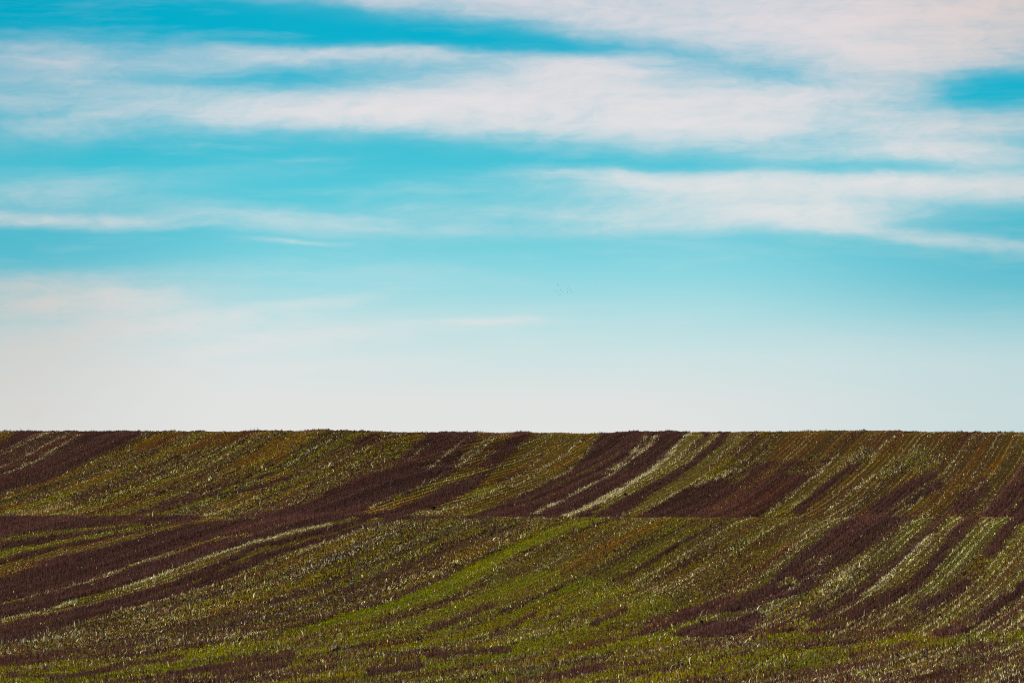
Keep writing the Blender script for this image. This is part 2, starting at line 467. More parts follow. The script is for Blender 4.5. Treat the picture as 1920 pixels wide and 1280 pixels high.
for t, p, wd in (('M', [(90, 1275), (175, 1260), (250, 1243), (350, 1229)], 8), ('M', [(310, 1266), (375, 1255), (425, 1245), (480, 1235), (560, 1226)], 10),
                 ('M', [(400, 1260), (480, 1251), (545, 1243)], 12), ('M', [(570, 1258), (630, 1250)], 12), ('M', [(690, 1260), (740, 1254), (795, 1246)], 14),
                 ('M', [(800, 1228), (870, 1222), (960, 1216)], 11), ('S', [(615, 1215), (700, 1208), (800, 1194)], 6), ('M', [(800, 1178), (860, 1160), (890, 1145), (930, 1128)], 8),
                 ('M', [(650, 1172), (742, 1157)], 9), ('M', [(917, 1188), (960, 1174), (1005, 1145)], 8), ('M', [(1000, 1166), (1055, 1148)], 13),
                 ('M', [(1105, 1172), (1140, 1152), (1178, 1140)], 13), ('B', [(1150, 1098), (1210, 1060), (1260, 1027), (1310, 1002), (1360, 978)], 5),
                 ('M', [(960, 1127), (1005, 1110)], 5), ('M', [(1020, 1274), (1080, 1258), (1135, 1247)], 11), ('M', [(1180, 1266), (1285, 1245)], 9),
                 ('S', [(1385, 1255), (1440, 1238)], 10), ('S', [(700, 1165), (850, 1120), (960, 1050), (1080, 1000)], 12), ('S', [(560, 1200), (650, 1180)], 6),
                 ('S', [(860, 1180), (1000, 1120), (1120, 1060)], 9), ('S', [(1040, 1010), (1120, 985), (1180, 976)], 8), ('M', [(1190, 1005), (1260, 990)], 7),
                 ('S', [(1120, 1050), (1200, 1020), (1280, 985)], 16), ('S', [(1220, 1090), (1300, 1050), (1400, 1010)], 18), ('S', [(1260, 1130), (1360, 1090), (1420, 1060)], 14),
                 ('S', [(250, 1275), (420, 1274), (560, 1262)], 9), ('S', [(860, 1278), (1000, 1240)], 9), ('Q', [(960, 1262), (1060, 1245), (1140, 1228)], 9),
                 ('M', [(20, 1268), (120, 1262)], 6), ('S', [(560, 1240), (760, 1222), (900, 1210)], 5), ('M', [(700, 1245), (790, 1230)], 7)):
    nl(t, p, wd)
no('S', 1232, 1170, 30, 14, -10)
no('O', 1085, 1012, 30, 7, -25)
nl('O', [(1100, 1038), (1180, 1005), (1230, 985)], 8)
nl('O', [(1360, 1095), (1420, 1062), (1480, 1022), (1530, 992)], 9)
nl('O', [(1240, 1103), (1300, 1075), (1380, 1030)], 6)
# --- near hump, right side
b10u = [(1250, 1162), (1275, 1145), (1335, 1125), (1385, 1112), (1440, 1090), (1490, 1043), (1527, 1015), (1565, 987), (1590, 976), (1615, 966), (1640, 955)]
b10l = [(1270, 1168), (1330, 1150), (1400, 1140), (1440, 1127), (1515, 1102), (1552, 1070), (1590, 1047), (1640, 1015), (1677, 992), (1720, 970), (1760, 955)]
nb('R', b10l[1:] + [(1980, 955)], [(1330, 1192), (1500, 1187), (1640, 1197), (1700, 1190), (1800, 1187), (1980, 1170)])
nb('B', b10u, b10l)
no('Q', 1500, 1128, 55, 14, -14)
no('Q', 1590, 1082, 50, 14, -32)
nb('B', [(1265, 1186), (1310, 1168), (1385, 1152), (1425, 1148)], [(1262, 1191), (1350, 1191), (1400, 1179), (1428, 1158)])
nl('X', [(1475, 1108), (1545, 1062), (1610, 1015), (1665, 978)], 9)
nl('X', [(1390, 1135), (1455, 1112), (1520, 1080)], 7)
no('L', 1528, 1052, 26, 8, -15)
no('L', 1548, 1086, 26, 12, -30)
no('L', 1360, 1160, 22, 5, -5)
no('L', 1475, 1088, 20, 6, -20)
nl('L', [(1262, 1178), (1300, 1162), (1330, 1150)], 4)
nl('L', [(1640, 1022), (1680, 995), (1715, 972)], 4)
nl('K', [(1480, 1085), (1540, 1040), (1600, 1000), (1650, 975)], 8)
nl('B', [(1775, 962), (1760, 975), (1715, 1015), (1690, 1042), (1640, 1085), (1590, 1122), (1550, 1145), (1515, 1160)], 13)
nl('W', [(1748, 997), (1717, 1025), (1690, 1052), (1665, 1075), (1640, 1097), (1610, 1117)], 5)
nl('B', [(1840, 958), (1822, 972), (1795, 997), (1772, 1025), (1740, 1065), (1702, 1100), (1665, 1117), (1627, 1137), (1595, 1157)], 19)
nl('B', [(1930, 955), (1910, 972), (1880, 1000), (1860, 1025), (1845, 1045)], 19)
no('Q', 1826, 1062, 26, 14, -40)
nl('B', [(1815, 1085), (1777, 1112), (1740, 1127), (1715, 1143)], 16)
nl('B', [(1980, 1045), (1920, 1090), (1902, 1108), (1877, 1123), (1852, 1142), (1828, 1164)], 15)
nl('L', [(1930, 1104), (1895, 1130), (1860, 1154)], 5)
for p, wd in (([(1745, 1187), (1780, 1182), (1812, 1176)], 13), ([(1625, 1186), (1690, 1178)], 11), ([(1515, 1182), (1575, 1175)], 13), ([(1440, 1184), (1495, 1176)], 11), ([(1890, 1186), (1980, 1176)], 13)):
    nl('B', p, wd)
nl('Q', [(1270, 1203), (1360, 1203), (1440, 1198)], 17)
nl('S', [(1440, 1212), (1540, 1207), (1640, 1196)], 10)
nb('R', [(1400, 1272), (1560, 1242), (1700, 1214), (1980, 1198)], [(1400, 1310), (1980, 1310)])
nb('P', [(1330, 1262), (1440, 1238), (1500, 1217), (1590, 1205), (1650, 1195), (1700, 1187), (1770, 1190)], [(1330, 1270), (1440, 1252), (1540, 1231), (1620, 1214), (1690, 1202), (1770, 1199)])
nl('P', [(1640, 1226), (1765, 1203), (1830, 1196), (1980, 1180)], 11)
nl('M', [(1590, 1230), (1640, 1218), (1720, 1202)], 8)
no('Q', 1790, 1238, 42, 10, -12)
nl('M', [(1700, 1275), (1800, 1250), (1900, 1225)], 6)
nl('S', [(1780, 1212), (1980, 1192)], 8)
nl('L', [(1850, 1262), (1960, 1236)], 6)

# --- far hillside: scrub on the left, brown and straw strips in the middle, rows on the right
sr = [(806, 790), (804, 811), (777, 835), (757, 858), (734, 876), (679, 893), (640, 911), (566, 945), (496, 964), (430, 970), (300, 974), (-60, 978)]
fb('S', [(-60, 790), (-60, 900), (-60, 985)], sr)
for x, y, rx, ry, d in ((290, 832, 50, 14, -25), (420, 822, 90, 12, -14), (530, 835, 50, 18, -30), (780, 822, 16, 7, -35), (160, 905, 60, 10, -15), (470, 860, 60, 8, -20)):
    fo('O', x, y, rx, ry, d)
for x, y, rx, ry, d in ((60, 950, 90, 11, 0), (230, 945, 80, 10, -8), (120, 962, 160, 7, 0), (330, 900, 60, 8, -18), (520, 890, 50, 8, -22), (430, 940, 60, 7, -10), (690, 812, 40, 3, 0)):
    fo('T', x, y, rx, ry, d)
for x, y, rx, ry, d in ((560, 862, 50, 11, -20), (600, 835, 40, 9, -25), (440, 905, 60, 6, -16), (350, 930, 50, 5, -12), (240, 858, 40, 10, -20)):
    fo('S', x, y, rx, ry, d)
fl('K', [(662, 840), (685, 827), (712, 818)], 15)
fl('K', [(300, 948), (390, 930), (480, 915), (560, 890)], 5)
fl('K', [(390, 915), (470, 900), (520, 885)], 4)
fb('O', [(-60, 790), (-60, 830)], [(35, 790), (34, 808), (10, 822), (-60, 845)])
fb('B', [(36, 790), (34, 808), (8, 822), (-60, 848)], [(82, 790), (76, 808), (28, 830), (-60, 872)])
fb('X', [(82, 790), (76, 808), (28, 830), (-60, 872)], [(170, 790), (162, 808), (138, 830), (95, 855), (60, 872), (0, 895), (-60, 917)])
for p in ([(95, 808), (50, 828), (0, 850), (-40, 868)], [(130, 812), (90, 832), (40, 858), (-10, 882)], [(152, 812), (115, 835), (70, 862), (10, 888)]):
    fl('W', p, 2.4)
fb('B', [(170, 790), (162, 808), (138, 830), (95, 855), (60, 872), (0, 895), (-60, 917)], [(282, 790), (270, 808), (237, 830), (193, 855), (156, 872), (105, 895), (50, 912), (0, 923), (-60, 932)])
# middle: big brown field
fb('B', sr[:10], [(1010, 790), (990, 812), (955, 850), (925, 878), (882, 920), (827, 944), (780, 960), (735, 972), (640, 985), (430, 985)])
fb('Y', [(905, 800), (880, 830), (852, 862)], [(975, 800), (940, 838), (900, 872), (860, 890)])
fl('X', [(745, 874), (860, 873), (960, 874)], 4)
fb('T', [(880, 876), (850, 886), (800, 908), (755, 928), (690, 954), (672, 962)], [(925, 878), (880, 895), (835, 912), (790, 934), (740, 955), (700, 964)])
fl('K', [(640, 965), (679, 953), (757, 920), (835, 884), (868, 866)], 4)
fl('L', [(690, 952), (757, 924), (835, 888), (874, 868)], 2.5)
fl('W', [(929, 819), (905, 840), (874, 864), (850, 876)], 3)
fl('W', [(918, 819), (895, 838), (862, 864)], 2.4)
fl('W', [(870, 827), (840, 850), (800, 881)], 3)
fl('L', [(806, 830), (785, 848), (766, 866)], 3)
fb('K', [(965, 812), (948, 840), (925, 862)], [(1000, 812), (980, 838), (950, 862)])
fb('T', [(1010, 790), (995, 812), (958, 850), (928, 878), (885, 920), (830, 944), (780, 960), (735, 972)], [(1145, 790), (1128, 813), (1101, 846), (1062, 881), (1015, 909), (952, 940), (890, 965), (850, 985)])
fl('O', [(1040, 830), (1010, 860), (960, 888)], 16)
fl('O', [(1100, 830), (1070, 858), (1030, 884)], 8)
fl('K', [(1020, 852), (985, 880), (930, 905), (870, 935)], 5)
fl('P', [(935, 908), (905, 920), (870, 932)], 9)
fl('W', [(1124, 822), (1094, 852), (1055, 884), (1005, 912), (944, 940), (884, 964)], 3)
fl('V', [(1120, 825), (1090, 856), (1050, 886), (1000, 913), (940, 940), (880, 964)], 7)
fl('L', [(1060, 820), (1020, 855), (960, 900), (880, 940), (800, 966)], 3)
b4r = [(1222, 790), (1206, 813), (1187, 838), (1148, 874), (1089, 913), (1030, 944), (992, 964), (960, 985)]
fb('B', [(1145, 790), (1128, 813), (1101, 846), (1062, 881), (1015, 909), (952, 940), (890, 965), (850, 985)], b4r)
w1 = [(1308, 790), (1282, 817), (1251, 850), (1208, 885), (1150, 921), (1091, 950), (1048, 969), (1020, 985)]
fb('B', b4r, w1)
fl('W', [(1214, 815), (1197, 838), (1157, 873), (1130, 892)], 5.0)
fl('W', [(1232, 815), (1212, 838), (1170, 873), (1112, 906), (1052, 938), (997, 965)], 5.6)
fl('K', [(1155, 879), (1105, 906), (1040, 939), (985, 967)], 3.5)  # shade along the stubble's lower edge, painted as a line of red-brown stems
b6r = [(1330, 790), (1305, 825), (1280, 854), (1226, 893), (1167, 925), (1081, 967), (1050, 985)]
fb('V', w1, b6r)
fl('W', [(1296, 806), (1283, 820), (1253, 852), (1210, 887), (1152, 923), (1093, 952), (1050, 970)], 7.0)
fb('B', b6r, [(1350, 790), (1320, 830), (1277, 862), (1207, 901), (1147, 936), (1103, 967), (1080, 985)])
fl('L', [(1318, 812), (1296, 836), (1262, 868), (1205, 904), (1130, 946)], 5)
fl('W', [(1420, 808), (1372, 850), (1298, 906), (1262, 926), (1195, 965)], 4)
fl('V', [(1345, 800), (1310, 840), (1277, 867), (1210, 905), (1150, 940), (1106, 967)], 10)
fb('B', [(1350, 800), (1315, 842), (1277, 874), (1213, 912), (1155, 944), (1112, 970)], [(1375, 800), (1345, 840), (1280, 886), (1245, 908), (1205, 938), (1160, 968)])
fb('V', [(1375, 800), (1345, 838), (1280, 888), (1245, 910), (1205, 940), (1160, 968)], [(1420, 800), (1370, 850), (1295, 908), (1260, 926), (1225, 946), (1190, 970)])
fb('K', [(1370, 868), (1330, 895), (1295, 910), (1262, 928), (1222, 950), (1190, 985)], [(1560, 860), (1522, 897), (1475, 925), (1426, 964), (1405, 985)])
fl('O', [(1560, 806), (1500, 850), (1430, 895), (1370, 935), (1325, 968)], 4.5)
fl('X', [(1420, 812), (1385, 846), (1335, 890)], 16)
fl('W', [(1345, 812), (1310, 846), (1285, 872)], 3)
fo('S', 1385, 872, 62, 22, -20)
fo('S', 1518, 871, 36, 16, -25)
fl('L', [(1380, 880), (1330, 900), (1300, 912)], 7)
fb('T', [(1590, 850), (1545, 880), (1480, 925), (1425, 966), (1410, 985)], [(1680, 850), (1640, 876), (1570, 922), (1510, 962), (1490, 985)])
fl('B', [(1610, 868), (1575, 893), (1534, 925), (1487, 965)], 13)
fo('Q', 1715, 868, 60, 18, -15)
fo('Q', 1600, 858, 34, 12, -20)
fl('B', [(1760, 895), (1710, 920), (1660, 950), (1630, 966)], 34)
fl('B', [(1850, 900), (1820, 930), (1790, 962)], 26)
for p in ([(1930, 805), (1895, 845), (1866, 870), (1807, 909), (1721, 967)], [(1860, 810), (1826, 862), (1780, 905), (1700, 966)], [(1700, 808), (1655, 845), (1600, 885)],
          [(1600, 806), (1560, 840), (1510, 876)], [(1960, 850), (1900, 905), (1840, 960)], [(1780, 810), (1740, 850)]):
    fl('O', p, 7)
for p in ([(1800, 850), (1760, 890), (1700, 935), (1660, 962)], [(1905, 830), (1870, 880), (1810, 930)], [(1640, 812), (1600, 850)], [(1850, 815), (1820, 850)], [(1830, 815), (1800, 848)],
          [(1930, 870), (1890, 915), (1855, 960)]):
    fl('L', p, 3.5)
for p, wd in (([(1130, 810), (1098, 850), (1060, 885), (960, 936)], 3), ([(1100, 815), (1050, 860), (960, 914)], 3), ([(1035, 815), (1000, 845), (960, 866)], 2.5),
              ([(1350, 810), (1318, 840), (1290, 864)], 3), ([(1392, 810), (1350, 855), (1310, 898)], 4), ([(1460, 810), (1410, 850), (1380, 872)], 3), ([(1520, 808), (1480, 842)], 3),
              ([(1575, 850), (1510, 905), (1435, 966)], 4), ([(1610, 850), (1560, 890), (1470, 964)], 3), ([(1690, 850), (1620, 905), (1540, 962)], 3), ([(1745, 912), (1655, 966)], 3),
              ([(1680, 815), (1640, 850), (1610, 880)], 3), ([(1750, 810), (1710, 850)], 3)):
    fl('L', p, wd)
fb('B', [(1980, 810), (1930, 860), (1890, 910), (1850, 950), (1835, 985)], [(1980, 985), (1960, 985), (1900, 985)])
fl('L', [(1960, 880), (1925, 920), (1890, 962)], 3)
fb('T', [(1200, 795), (1195, 800)], [(1260, 795), (1255, 800)])

ROW = 14.0


def zone(px, s, py):
    """type index at a ground point (py already lifted to the middle of the plants)"""
    c = (VPX - px) * np.exp(s)
    jx = 3.6 * vnoise(c / 9.0, s * 40, 21) + 1.5 * vnoise(c / 3.0, s * 160, 22)
    jy = 1.6 * vnoise(c / 14.0, s * 90, 23)
    ix = np.clip((px + jx - X0).astype(int), 0, X1 - X0 - 1)
    isfar = s > 0.5 * far_start(px)
    zn = near_map[np.clip((py + jy - NY0).astype(int), 0, NY1 - NY0 - 1), ix]
    zf = far_map[np.clip((py + jy - FY0).astype(int), 0, FY1 - FY0 - 1), ix]
    z = np.where(isfar, zf, zn)
    # ground the strips above do not reach: the same kinds of strip carry on
    out = (px < X0 + 8) | (px > X1 - 8) | ((py > NY1 - 2) & ~isfar)
    v = vnoise(c / 70.0, s * 3, 31)
    alt = np.where(v > 0.35, TI['B'], np.where(v > 0.0, TI['V'], np.where(v > -.4, TI['N'], TI['S'])))
    return np.where(out, alt, z), c, isfar


# ------------------------------------------------------------------ materials
def plant_material(name, rough, trans, spec):
    m = bpy.data.materials.new(name)
    m.use_nodes = True
    t = m.node_tree
    t.nodes.clear()
    g = G(t)
    at = t.nodes.new('ShaderNodeAttribute')
    at.attribute_name = 'tint'
    p = t.nodes.new('ShaderNodeBsdfPrincipled')
    p.inputs['Roughness'].default_value = rough
    p.inputs['Specular IOR Level'].default_value = spec
    t.links.new(at.outputs['Color'], p.inputs['Base Color'])
    tr = t.nodes.new('ShaderNodeBsdfTranslucent')
    t.links.new(at.outputs['Color'], tr.inputs['Color'])
    mx = t.nodes.new('ShaderNodeMixShader')
    mx.inputs[0].default_value = trans
    t.links.new(p.outputs[0], mx.inputs[1])
    t.links.new(tr.outputs[0], mx.inputs[2])
    o = t.nodes.new('ShaderNodeOutputMaterial')
    t.links.new(mx.outputs[0], o.inputs[0])
    return m


M_STEM = plant_material('dry_brown_stem', 0.9, 0.35, 0.0)
M_LEAF = plant_material('green_blade', 0.7, 0.48, 0.0)
M_STRAW = plant_material('pale_straw', 0.4, 0.3, 0.2)
M_WEED = plant_material('weed_leaf', 0.55, 0.3, 0.3)

soil = bpy.data.materials.new('field_soil')
soil.use_nodes = True
st = soil.node_tree
st.nodes.clear()
g = G(st)
tco = st.nodes.new('ShaderNodeTexCoord')
at = st.nodes.new('ShaderNodeAttribute')
at.attribute_name = 'tint'
n1, _ = g.noise(tco.outputs['Object'], 1.7, 8.0, 0.65)
n2, _ = g.noise(tco.outputs['Object'], 9.0, 4.0, 0.6)
var = g.m('ADD', g.m('MULTIPLY', n1, 1.0), g.m('MULTIPLY', n2, 0.9))
colr = g.mix(1.0, at.outputs['Color'], g.ramp(g.m('MULTIPLY', var, 0.6), [(0.25, (0.5, 0.5, 0.5, 1)), (0.75, (1.35, 1.3, 1.25, 1))]), 'MULTIPLY')
p = st.nodes.new('ShaderNodeBsdfPrincipled')
p.inputs['Roughness'].default_value = 0.95
p.inputs['Specular IOR Level'].default_value = 0.0
st.links.new(colr, p.inputs['Base Color'])
bp = st.nodes.new('ShaderNodeBump')
bp.inputs['Strength'].default_value = 0.6
bp.inputs['Distance'].default_value = 0.08
st.links.new(var, bp.inputs['Height'])
st.links.new(bp.outputs[0], p.inputs['Normal'])
o = st.nodes.new('ShaderNodeOutputMaterial')
st.links.new(p.outputs[0], o.inputs[0])


def make_mesh(name, verts, tris, mat, tint=None, quads=False):
    k = 4 if quads else 3
    me = bpy.data.meshes.new(name)
    nf = len(tris)
    me.vertices.add(len(verts))
    me.vertices.foreach_set('co', np.ascontiguousarray(verts, np.float32).ravel())
    me.loops.add(nf * k)
    me.loops.foreach_set('vertex_index', np.ascontiguousarray(tris, np.int32).ravel())
    me.polygons.add(nf)
    me.polygons.foreach_set('loop_start', np.arange(0, nf * k, k, dtype=np.int32))
    me.update(calc_edges=True)
    if tint is not None:
        a = me.attributes.new('tint', 'FLOAT_COLOR', 'POINT')
        c4 = np.ones((len(verts), 4), np.float32)
        c4[:, :3] = tint
        a.data.foreach_set('color', c4.ravel())
    me.materials.append(mat)
    ob = bpy.data.objects.new(name, me)
    C.objects.link(ob)
    return ob


# ------------------------------------------------------------------ the ground sheet
gy = np.concatenate([-np.geomspace(3000, 30, 14), np.arange(-20, 90, 3.5), np.arange(90, 300, 0.55), np.geomspace(300, 6000, 40)])
gxf = np.arange(-72, 72.1, 0.8)
gxo = np.geomspace(74, 5000, 26)
gx = np.concatenate([-gxo[::-1], gxf, gxo])
GX, GY = np.meshgrid(gx, gy)
GZ = ground(GX, GY)
Yc_ = np.maximum(GY, 90)
gpx = CX + FPX * GX / Yc_
gs = np.clip(np.log(Yc_ / YC), -0.85, 0.5)
zz, cc, ff = zone(gpx, gs, py_of(gpx, gs))
SOIL = {'B': (.034, .020, .016), 'K': (.036, .018, .012), 'N': (.055, .055, .014), 'P': (.06, .07, .012), 'S': (.045, .036, .018), 'Q': (.05, .046, .022),
        'L': (.08, .062, .035), 'W': (.12, .09, .05), 'V': (.065, .056, .018), 'R': (.055, .050, .018), 'Y': (.046, .030, .012), 'T': (.050, .036, .012),
        'O': (.065, .036, .008), 'M': (.05, .035, .018), 'H': (.05, .042, .014), 'X': (.045, .028, .018)}
SC = np.array([SOIL[k] for k in TK])
verts = np.stack([GX.ravel(), GY.ravel(), GZ.ravel()], 1)
R_, C_ = GX.shape
idx = np.arange(R_ * C_).reshape(R_, C_)
quads = np.stack([idx[:-1, :-1], idx[:-1, 1:], idx[1:, 1:], idx[1:, :-1]], -1).reshape(-1, 4)
fld = make_mesh('field', verts, quads, soil, SC[zz.ravel()], True)
fld.data.polygons.foreach_set('use_smooth', np.ones(len(quads), bool))
fld['kind'] = 'structure'
fld['label'] = 'rolling cultivated field with a near rise and a hillside behind it'
fld['category'] = 'field'

# ------------------------------------------------------------------ the crop: stems, blades and straw by the hundred thousand
N = 2600000
isf = rng.random(N) < 0.36
px = rng.uniform(-330, 2250, N)
keep = ((px > -40) & (px < 1960)) | (rng.random(N) < 0.45)
px, isf = px[keep], isf[keep]
n = len(px)
fs0, fsc = far_start(px), far_scale(px)
u = rng.random(n)
s = np.where(isf, fs0 * 0.8 + u * (0.29 * fsc + 0.2 * fs0), -0.80 + u * (0.80 + 0.45 * fs0))
py = py_of(px, s)
Yd = YC * np.exp(s)
lift = 0.06 * FPX / Yd
z, c, isfar = zone(px + rng.normal(0, 1.4, n), s, py - lift + rng.normal(0, .8, n))
c = (VPX - px) * np.exp(s)

P = TP[z].copy()
# thin green and yellow lines where the drill missed inside the brown strips
miss = ((z == TI['B']) | (z == TI['K'])) & (vnoise(c / 6.0, s * 4.5 + 3, 170) > .66)
P[miss] = .45 * P[miss] + .55 * TP[TI['V']]
for k, (fx, fy, amp) in enumerate(((16, 14, .5), (13, 12, .8), (22, 10, .8), (30, 9, 1.0), (12, 16, .9), (26, 8, 1.1), (20, 22, 1.3), (9, 40, 1.2))):
    nz = vnoise(c / fx, s * fy, 40 + k) + 0.55 * vnoise(c / (fx * .35), s * fy * 4, 60 + k)
    P[:, k] *= np.exp(1.7 * amp * nz)
# drilled rows: green on the row, straw and dead stems between
ph = np.cos(2 * math.pi * c / ROW)
rowy = np.isin(z, [TI[k] for k in 'RVTYXNH'])
rs = np.where(z == TI['R'], 1.5, np.where(z == TI['N'], 0.45, 0.9)) * rowy
P[:, 2] *= np.exp(rs * ph); P[:, 3] *= np.exp(rs * ph)
P[:, 4] *= np.exp(-1.1 * rs * ph); P[:, 0] *= np.exp(-.5 * rs * ph); P[:, 5] *= np.exp(-.6 * rs * ph)
# every pass of the drill left its own mix
perrow = np.where(z == TI['R'], .4, 0) + np.where(np.isin(z, [TI[k] for k in 'YTO']), 1.5, np.where(z == TI['H'], 1.1, 0) + np.where(np.isin(z, [TI[k] for k in 'NSVQ']), .7, 0.0))
for k in range(7):
    P[:, k] *= np.exp(perrow * (1.7 if k == 4 else 1.2) * (vnoise(c / 6.5, s * 2.5 + 9, 110 + k) + .6 * vnoise(c / 28., s * 3 + 9, 140 + k)))
rz = np.isin(z, [TI[k] for k in 'SQLN'])
fine = vnoise(c / 3.2, s * 260, 95)
P[:, 4] *= np.where(rz, np.exp(1.3 * fine), 1); P[:, 7] *= np.where(rz, np.exp(-1.6 * fine), 1)
P[:, 6] *= np.where(rz, np.exp(1.0 * fine), 1)
P /= P.sum(1)[:, None]
cum = np.cumsum(P, 1)
kind = (rng.random(n)[:, None] > cum).sum(1).clip(0, 7)

# seed drill: most green blades stand on the row, straw gathers between
row0 = np.round(c / ROW) * ROW
isR = z == TI['R']
tight = np.isin(z, [TI[k] for k in 'YTVX']) & ~isR
snap = np.where(tight, rng.random(n) < .93, np.where(z == TI['B'], rng.random(n) < .7, (rowy | np.isin(z, [TI['O'], TI['K']])) & (rng.random(n) < .6) & (kind != 4)))
c2 = np.where(snap, row0 + rng.normal(0, .11 * ROW, n), c)
mid = (isR | (z == TI['N'])) & (rng.random(n) < .6) & (kind == 4)
c2 = np.where(mid, (np.floor(c / ROW) + .5) * ROW + rng.normal(0, .12 * ROW, n), c2)
px = VPX - c2 * np.exp(-s)
# the rowed parts of the far slope are thin enough to show the soil between
thin = tight & (rng.random(n) < .28)

#          brown              red-brown           olive              bright             straw              ochre              grey               dark
COL = np.array([(.112, .052, .042), (.122, .050, .029), (.245, .196, .006), (.250, .255, .004), (.86, .68, .31), (.33, .155, .006), (.19, .155, .070), (.030, .020, .012)])
HGT = np.array([.19, .17, .075, .085, .085, .085, .11, .08])
WID = np.array([.034, .036, .042, .036, .032, .040, .042, .070])
LEAN = np.array([.10, .15, .35, .25, .60, .45, .65, .80])
sg = np.where(kind == 4, .45, .28)
h = HGT[kind] * np.exp(rng.normal(0, 1, n) * sg) * (1 + .25 * vnoise(c / 25, s * 20, 81))
wd = WID[kind] * np.exp(rng.normal(0, 1, n) * np.where(kind == 4, .45, .25))
# uncombed scrub is coarser
rough = np.isin(z, [TI[k] for k in 'SQL'])
h *= np.where(rough & (kind > 1), 1.3, 1.0)
wd *= np.where(rough, 1.45, 1.0)
X = (px - CX) / FPX * Yd
crest = np.clip((s - np.interp(px, PXG, TOP) + .03) / .025, 0, 1)
h *= 1 + crest * (-.3) + crest * np.clip(.35 * vnoise(px / 17., s * 30, 150) + .3 * vnoise(px / 4., s * 90, 151) - .1, -.4, .5)
Z = ground(X, Yd) - 0.015
yaw = rng.uniform(0, 2 * math.pi, n)
la = rng.uniform(0, 2 * math.pi, n)
lr = LEAN[kind] * np.abs(rng.normal(0, 1, n)) * h
tipx, tipy = X + lr * np.cos(la), Yd + lr * np.sin(la)
tipz = Z + np.maximum(h * np.cos(np.minimum(LEAN[kind] * .8, 1.0) * rng.random(n)), 0.04)
hx, hy = np.cos(yaw) * wd / 2, np.sin(yaw) * wd / 2
col = COL[kind] * rng.lognormal(0, .22, n)[:, None] * np.exp(rng.normal(0, .08, (n, 3)))
hue = vnoise(c / 40, s * 8, 90)[:, None]
col *= np.exp(.26 * vnoise(c / 5.5, s * 3, 130) + .12 * vnoise(c / 3.0, s * 30, 131))[:, None]
col *= np.exp(hue * np.array([.14, .05, .02]))
glint = (kind == 4) & ((rng.random(n) < .5) | (z == TI['W']))
col[glint] *= 1.3
rid = np.round(c2 / ROW)
ramp_ = np.where(tight, .42, np.where(np.isin(z, [TI['B'], TI['K']]), .34, np.where(np.isin(z, [TI['R'], TI['O']]), .25, 0)))
col *= np.exp(ramp_ * vnoise(rid * 3.37, s * 3.0, 160))[:, None]
ochre_row = np.where(tight & (vnoise(rid * 5.11, s * 2.0, 161) > .1) & (kind < 4), 1.0, 0.0)[:, None]
col *= np.exp(ochre_row * np.array([.22, -.10, -.1]))
col = np.clip(col, 0, .9)
# split tips: a blade is a tapered strip bent once, so 5 corners
fr = .55
mx_, my_, mz_ = X + (tipx - X) * fr * .7, Yd + (tipy - Yd) * fr * .7, Z + (tipz - Z) * (fr + .12)


def blades(name, sel, mat, label, cat):
    i = np.nonzero(sel & ~thin)[0]
    k = len(i)
    V = np.empty((k, 5, 3), np.float32)
    V[:, 0] = np.stack([X[i] - hx[i], Yd[i] - hy[i], Z[i]], 1)
    V[:, 1] = np.stack([X[i] + hx[i], Yd[i] + hy[i], Z[i]], 1)
    V[:, 2] = np.stack([mx_[i] + .7 * hx[i], my_[i] + .7 * hy[i], mz_[i]], 1)
    V[:, 3] = np.stack([mx_[i] - .7 * hx[i], my_[i] - .7 * hy[i], mz_[i]], 1)
    V[:, 4] = np.stack([tipx[i], tipy[i], tipz[i]], 1)
    b = (np.arange(k) * 5)[:, None]
    T = np.concatenate([b + np.array([[0, 1, 2]]), b + np.array([[0, 2, 3]]), b + np.array([[3, 2, 4]])], 0)
    ob = make_mesh(name, V.reshape(-1, 3), T, mat, np.repeat(col[i], 5, 0))
    ob['kind'] = 'stuff'
    ob['label'] = label
    ob['category'] = cat
    return ob


blades('brown_stubble', kind <= 1, M_STEM, 'dull plum brown standing stubble in long curving strips', 'stubble')
blades('green_crop', (kind == 2) | (kind == 3), M_LEAF, 'short green crop growing in rows between the brown strips', 'crop')
blades('dry_straw', kind >= 4, M_STRAW, 'pale and ochre dry straw scattered over the whole field', 'straw')

# ------------------------------------------------------------------ single weeds that stand out
SGF = np.arange(-0.74, 0.4, 0.001)


def spot(px, py, far):
    """ground point seen at that place"""
    r = py_of(np.full(len(SGF), px), SGF)
    lo = 0.5 * float(far_start(px))
    ok = (SGF > lo) if far else (SGF <= 0.0)
    if far:
        ok &= SGF < float(np.interp(px, PXG, TOP))
    e = np.where(ok, np.abs(r - py), 1e9)
    s_ = SGF[int(np.argmin(e))]
    y_ = YC * math.exp(s_)
    x_ = (px - CX) / FPX * y_
    return Vector((x_, y_, float(ground(np.array([x_]), np.array([y_]))[0])))


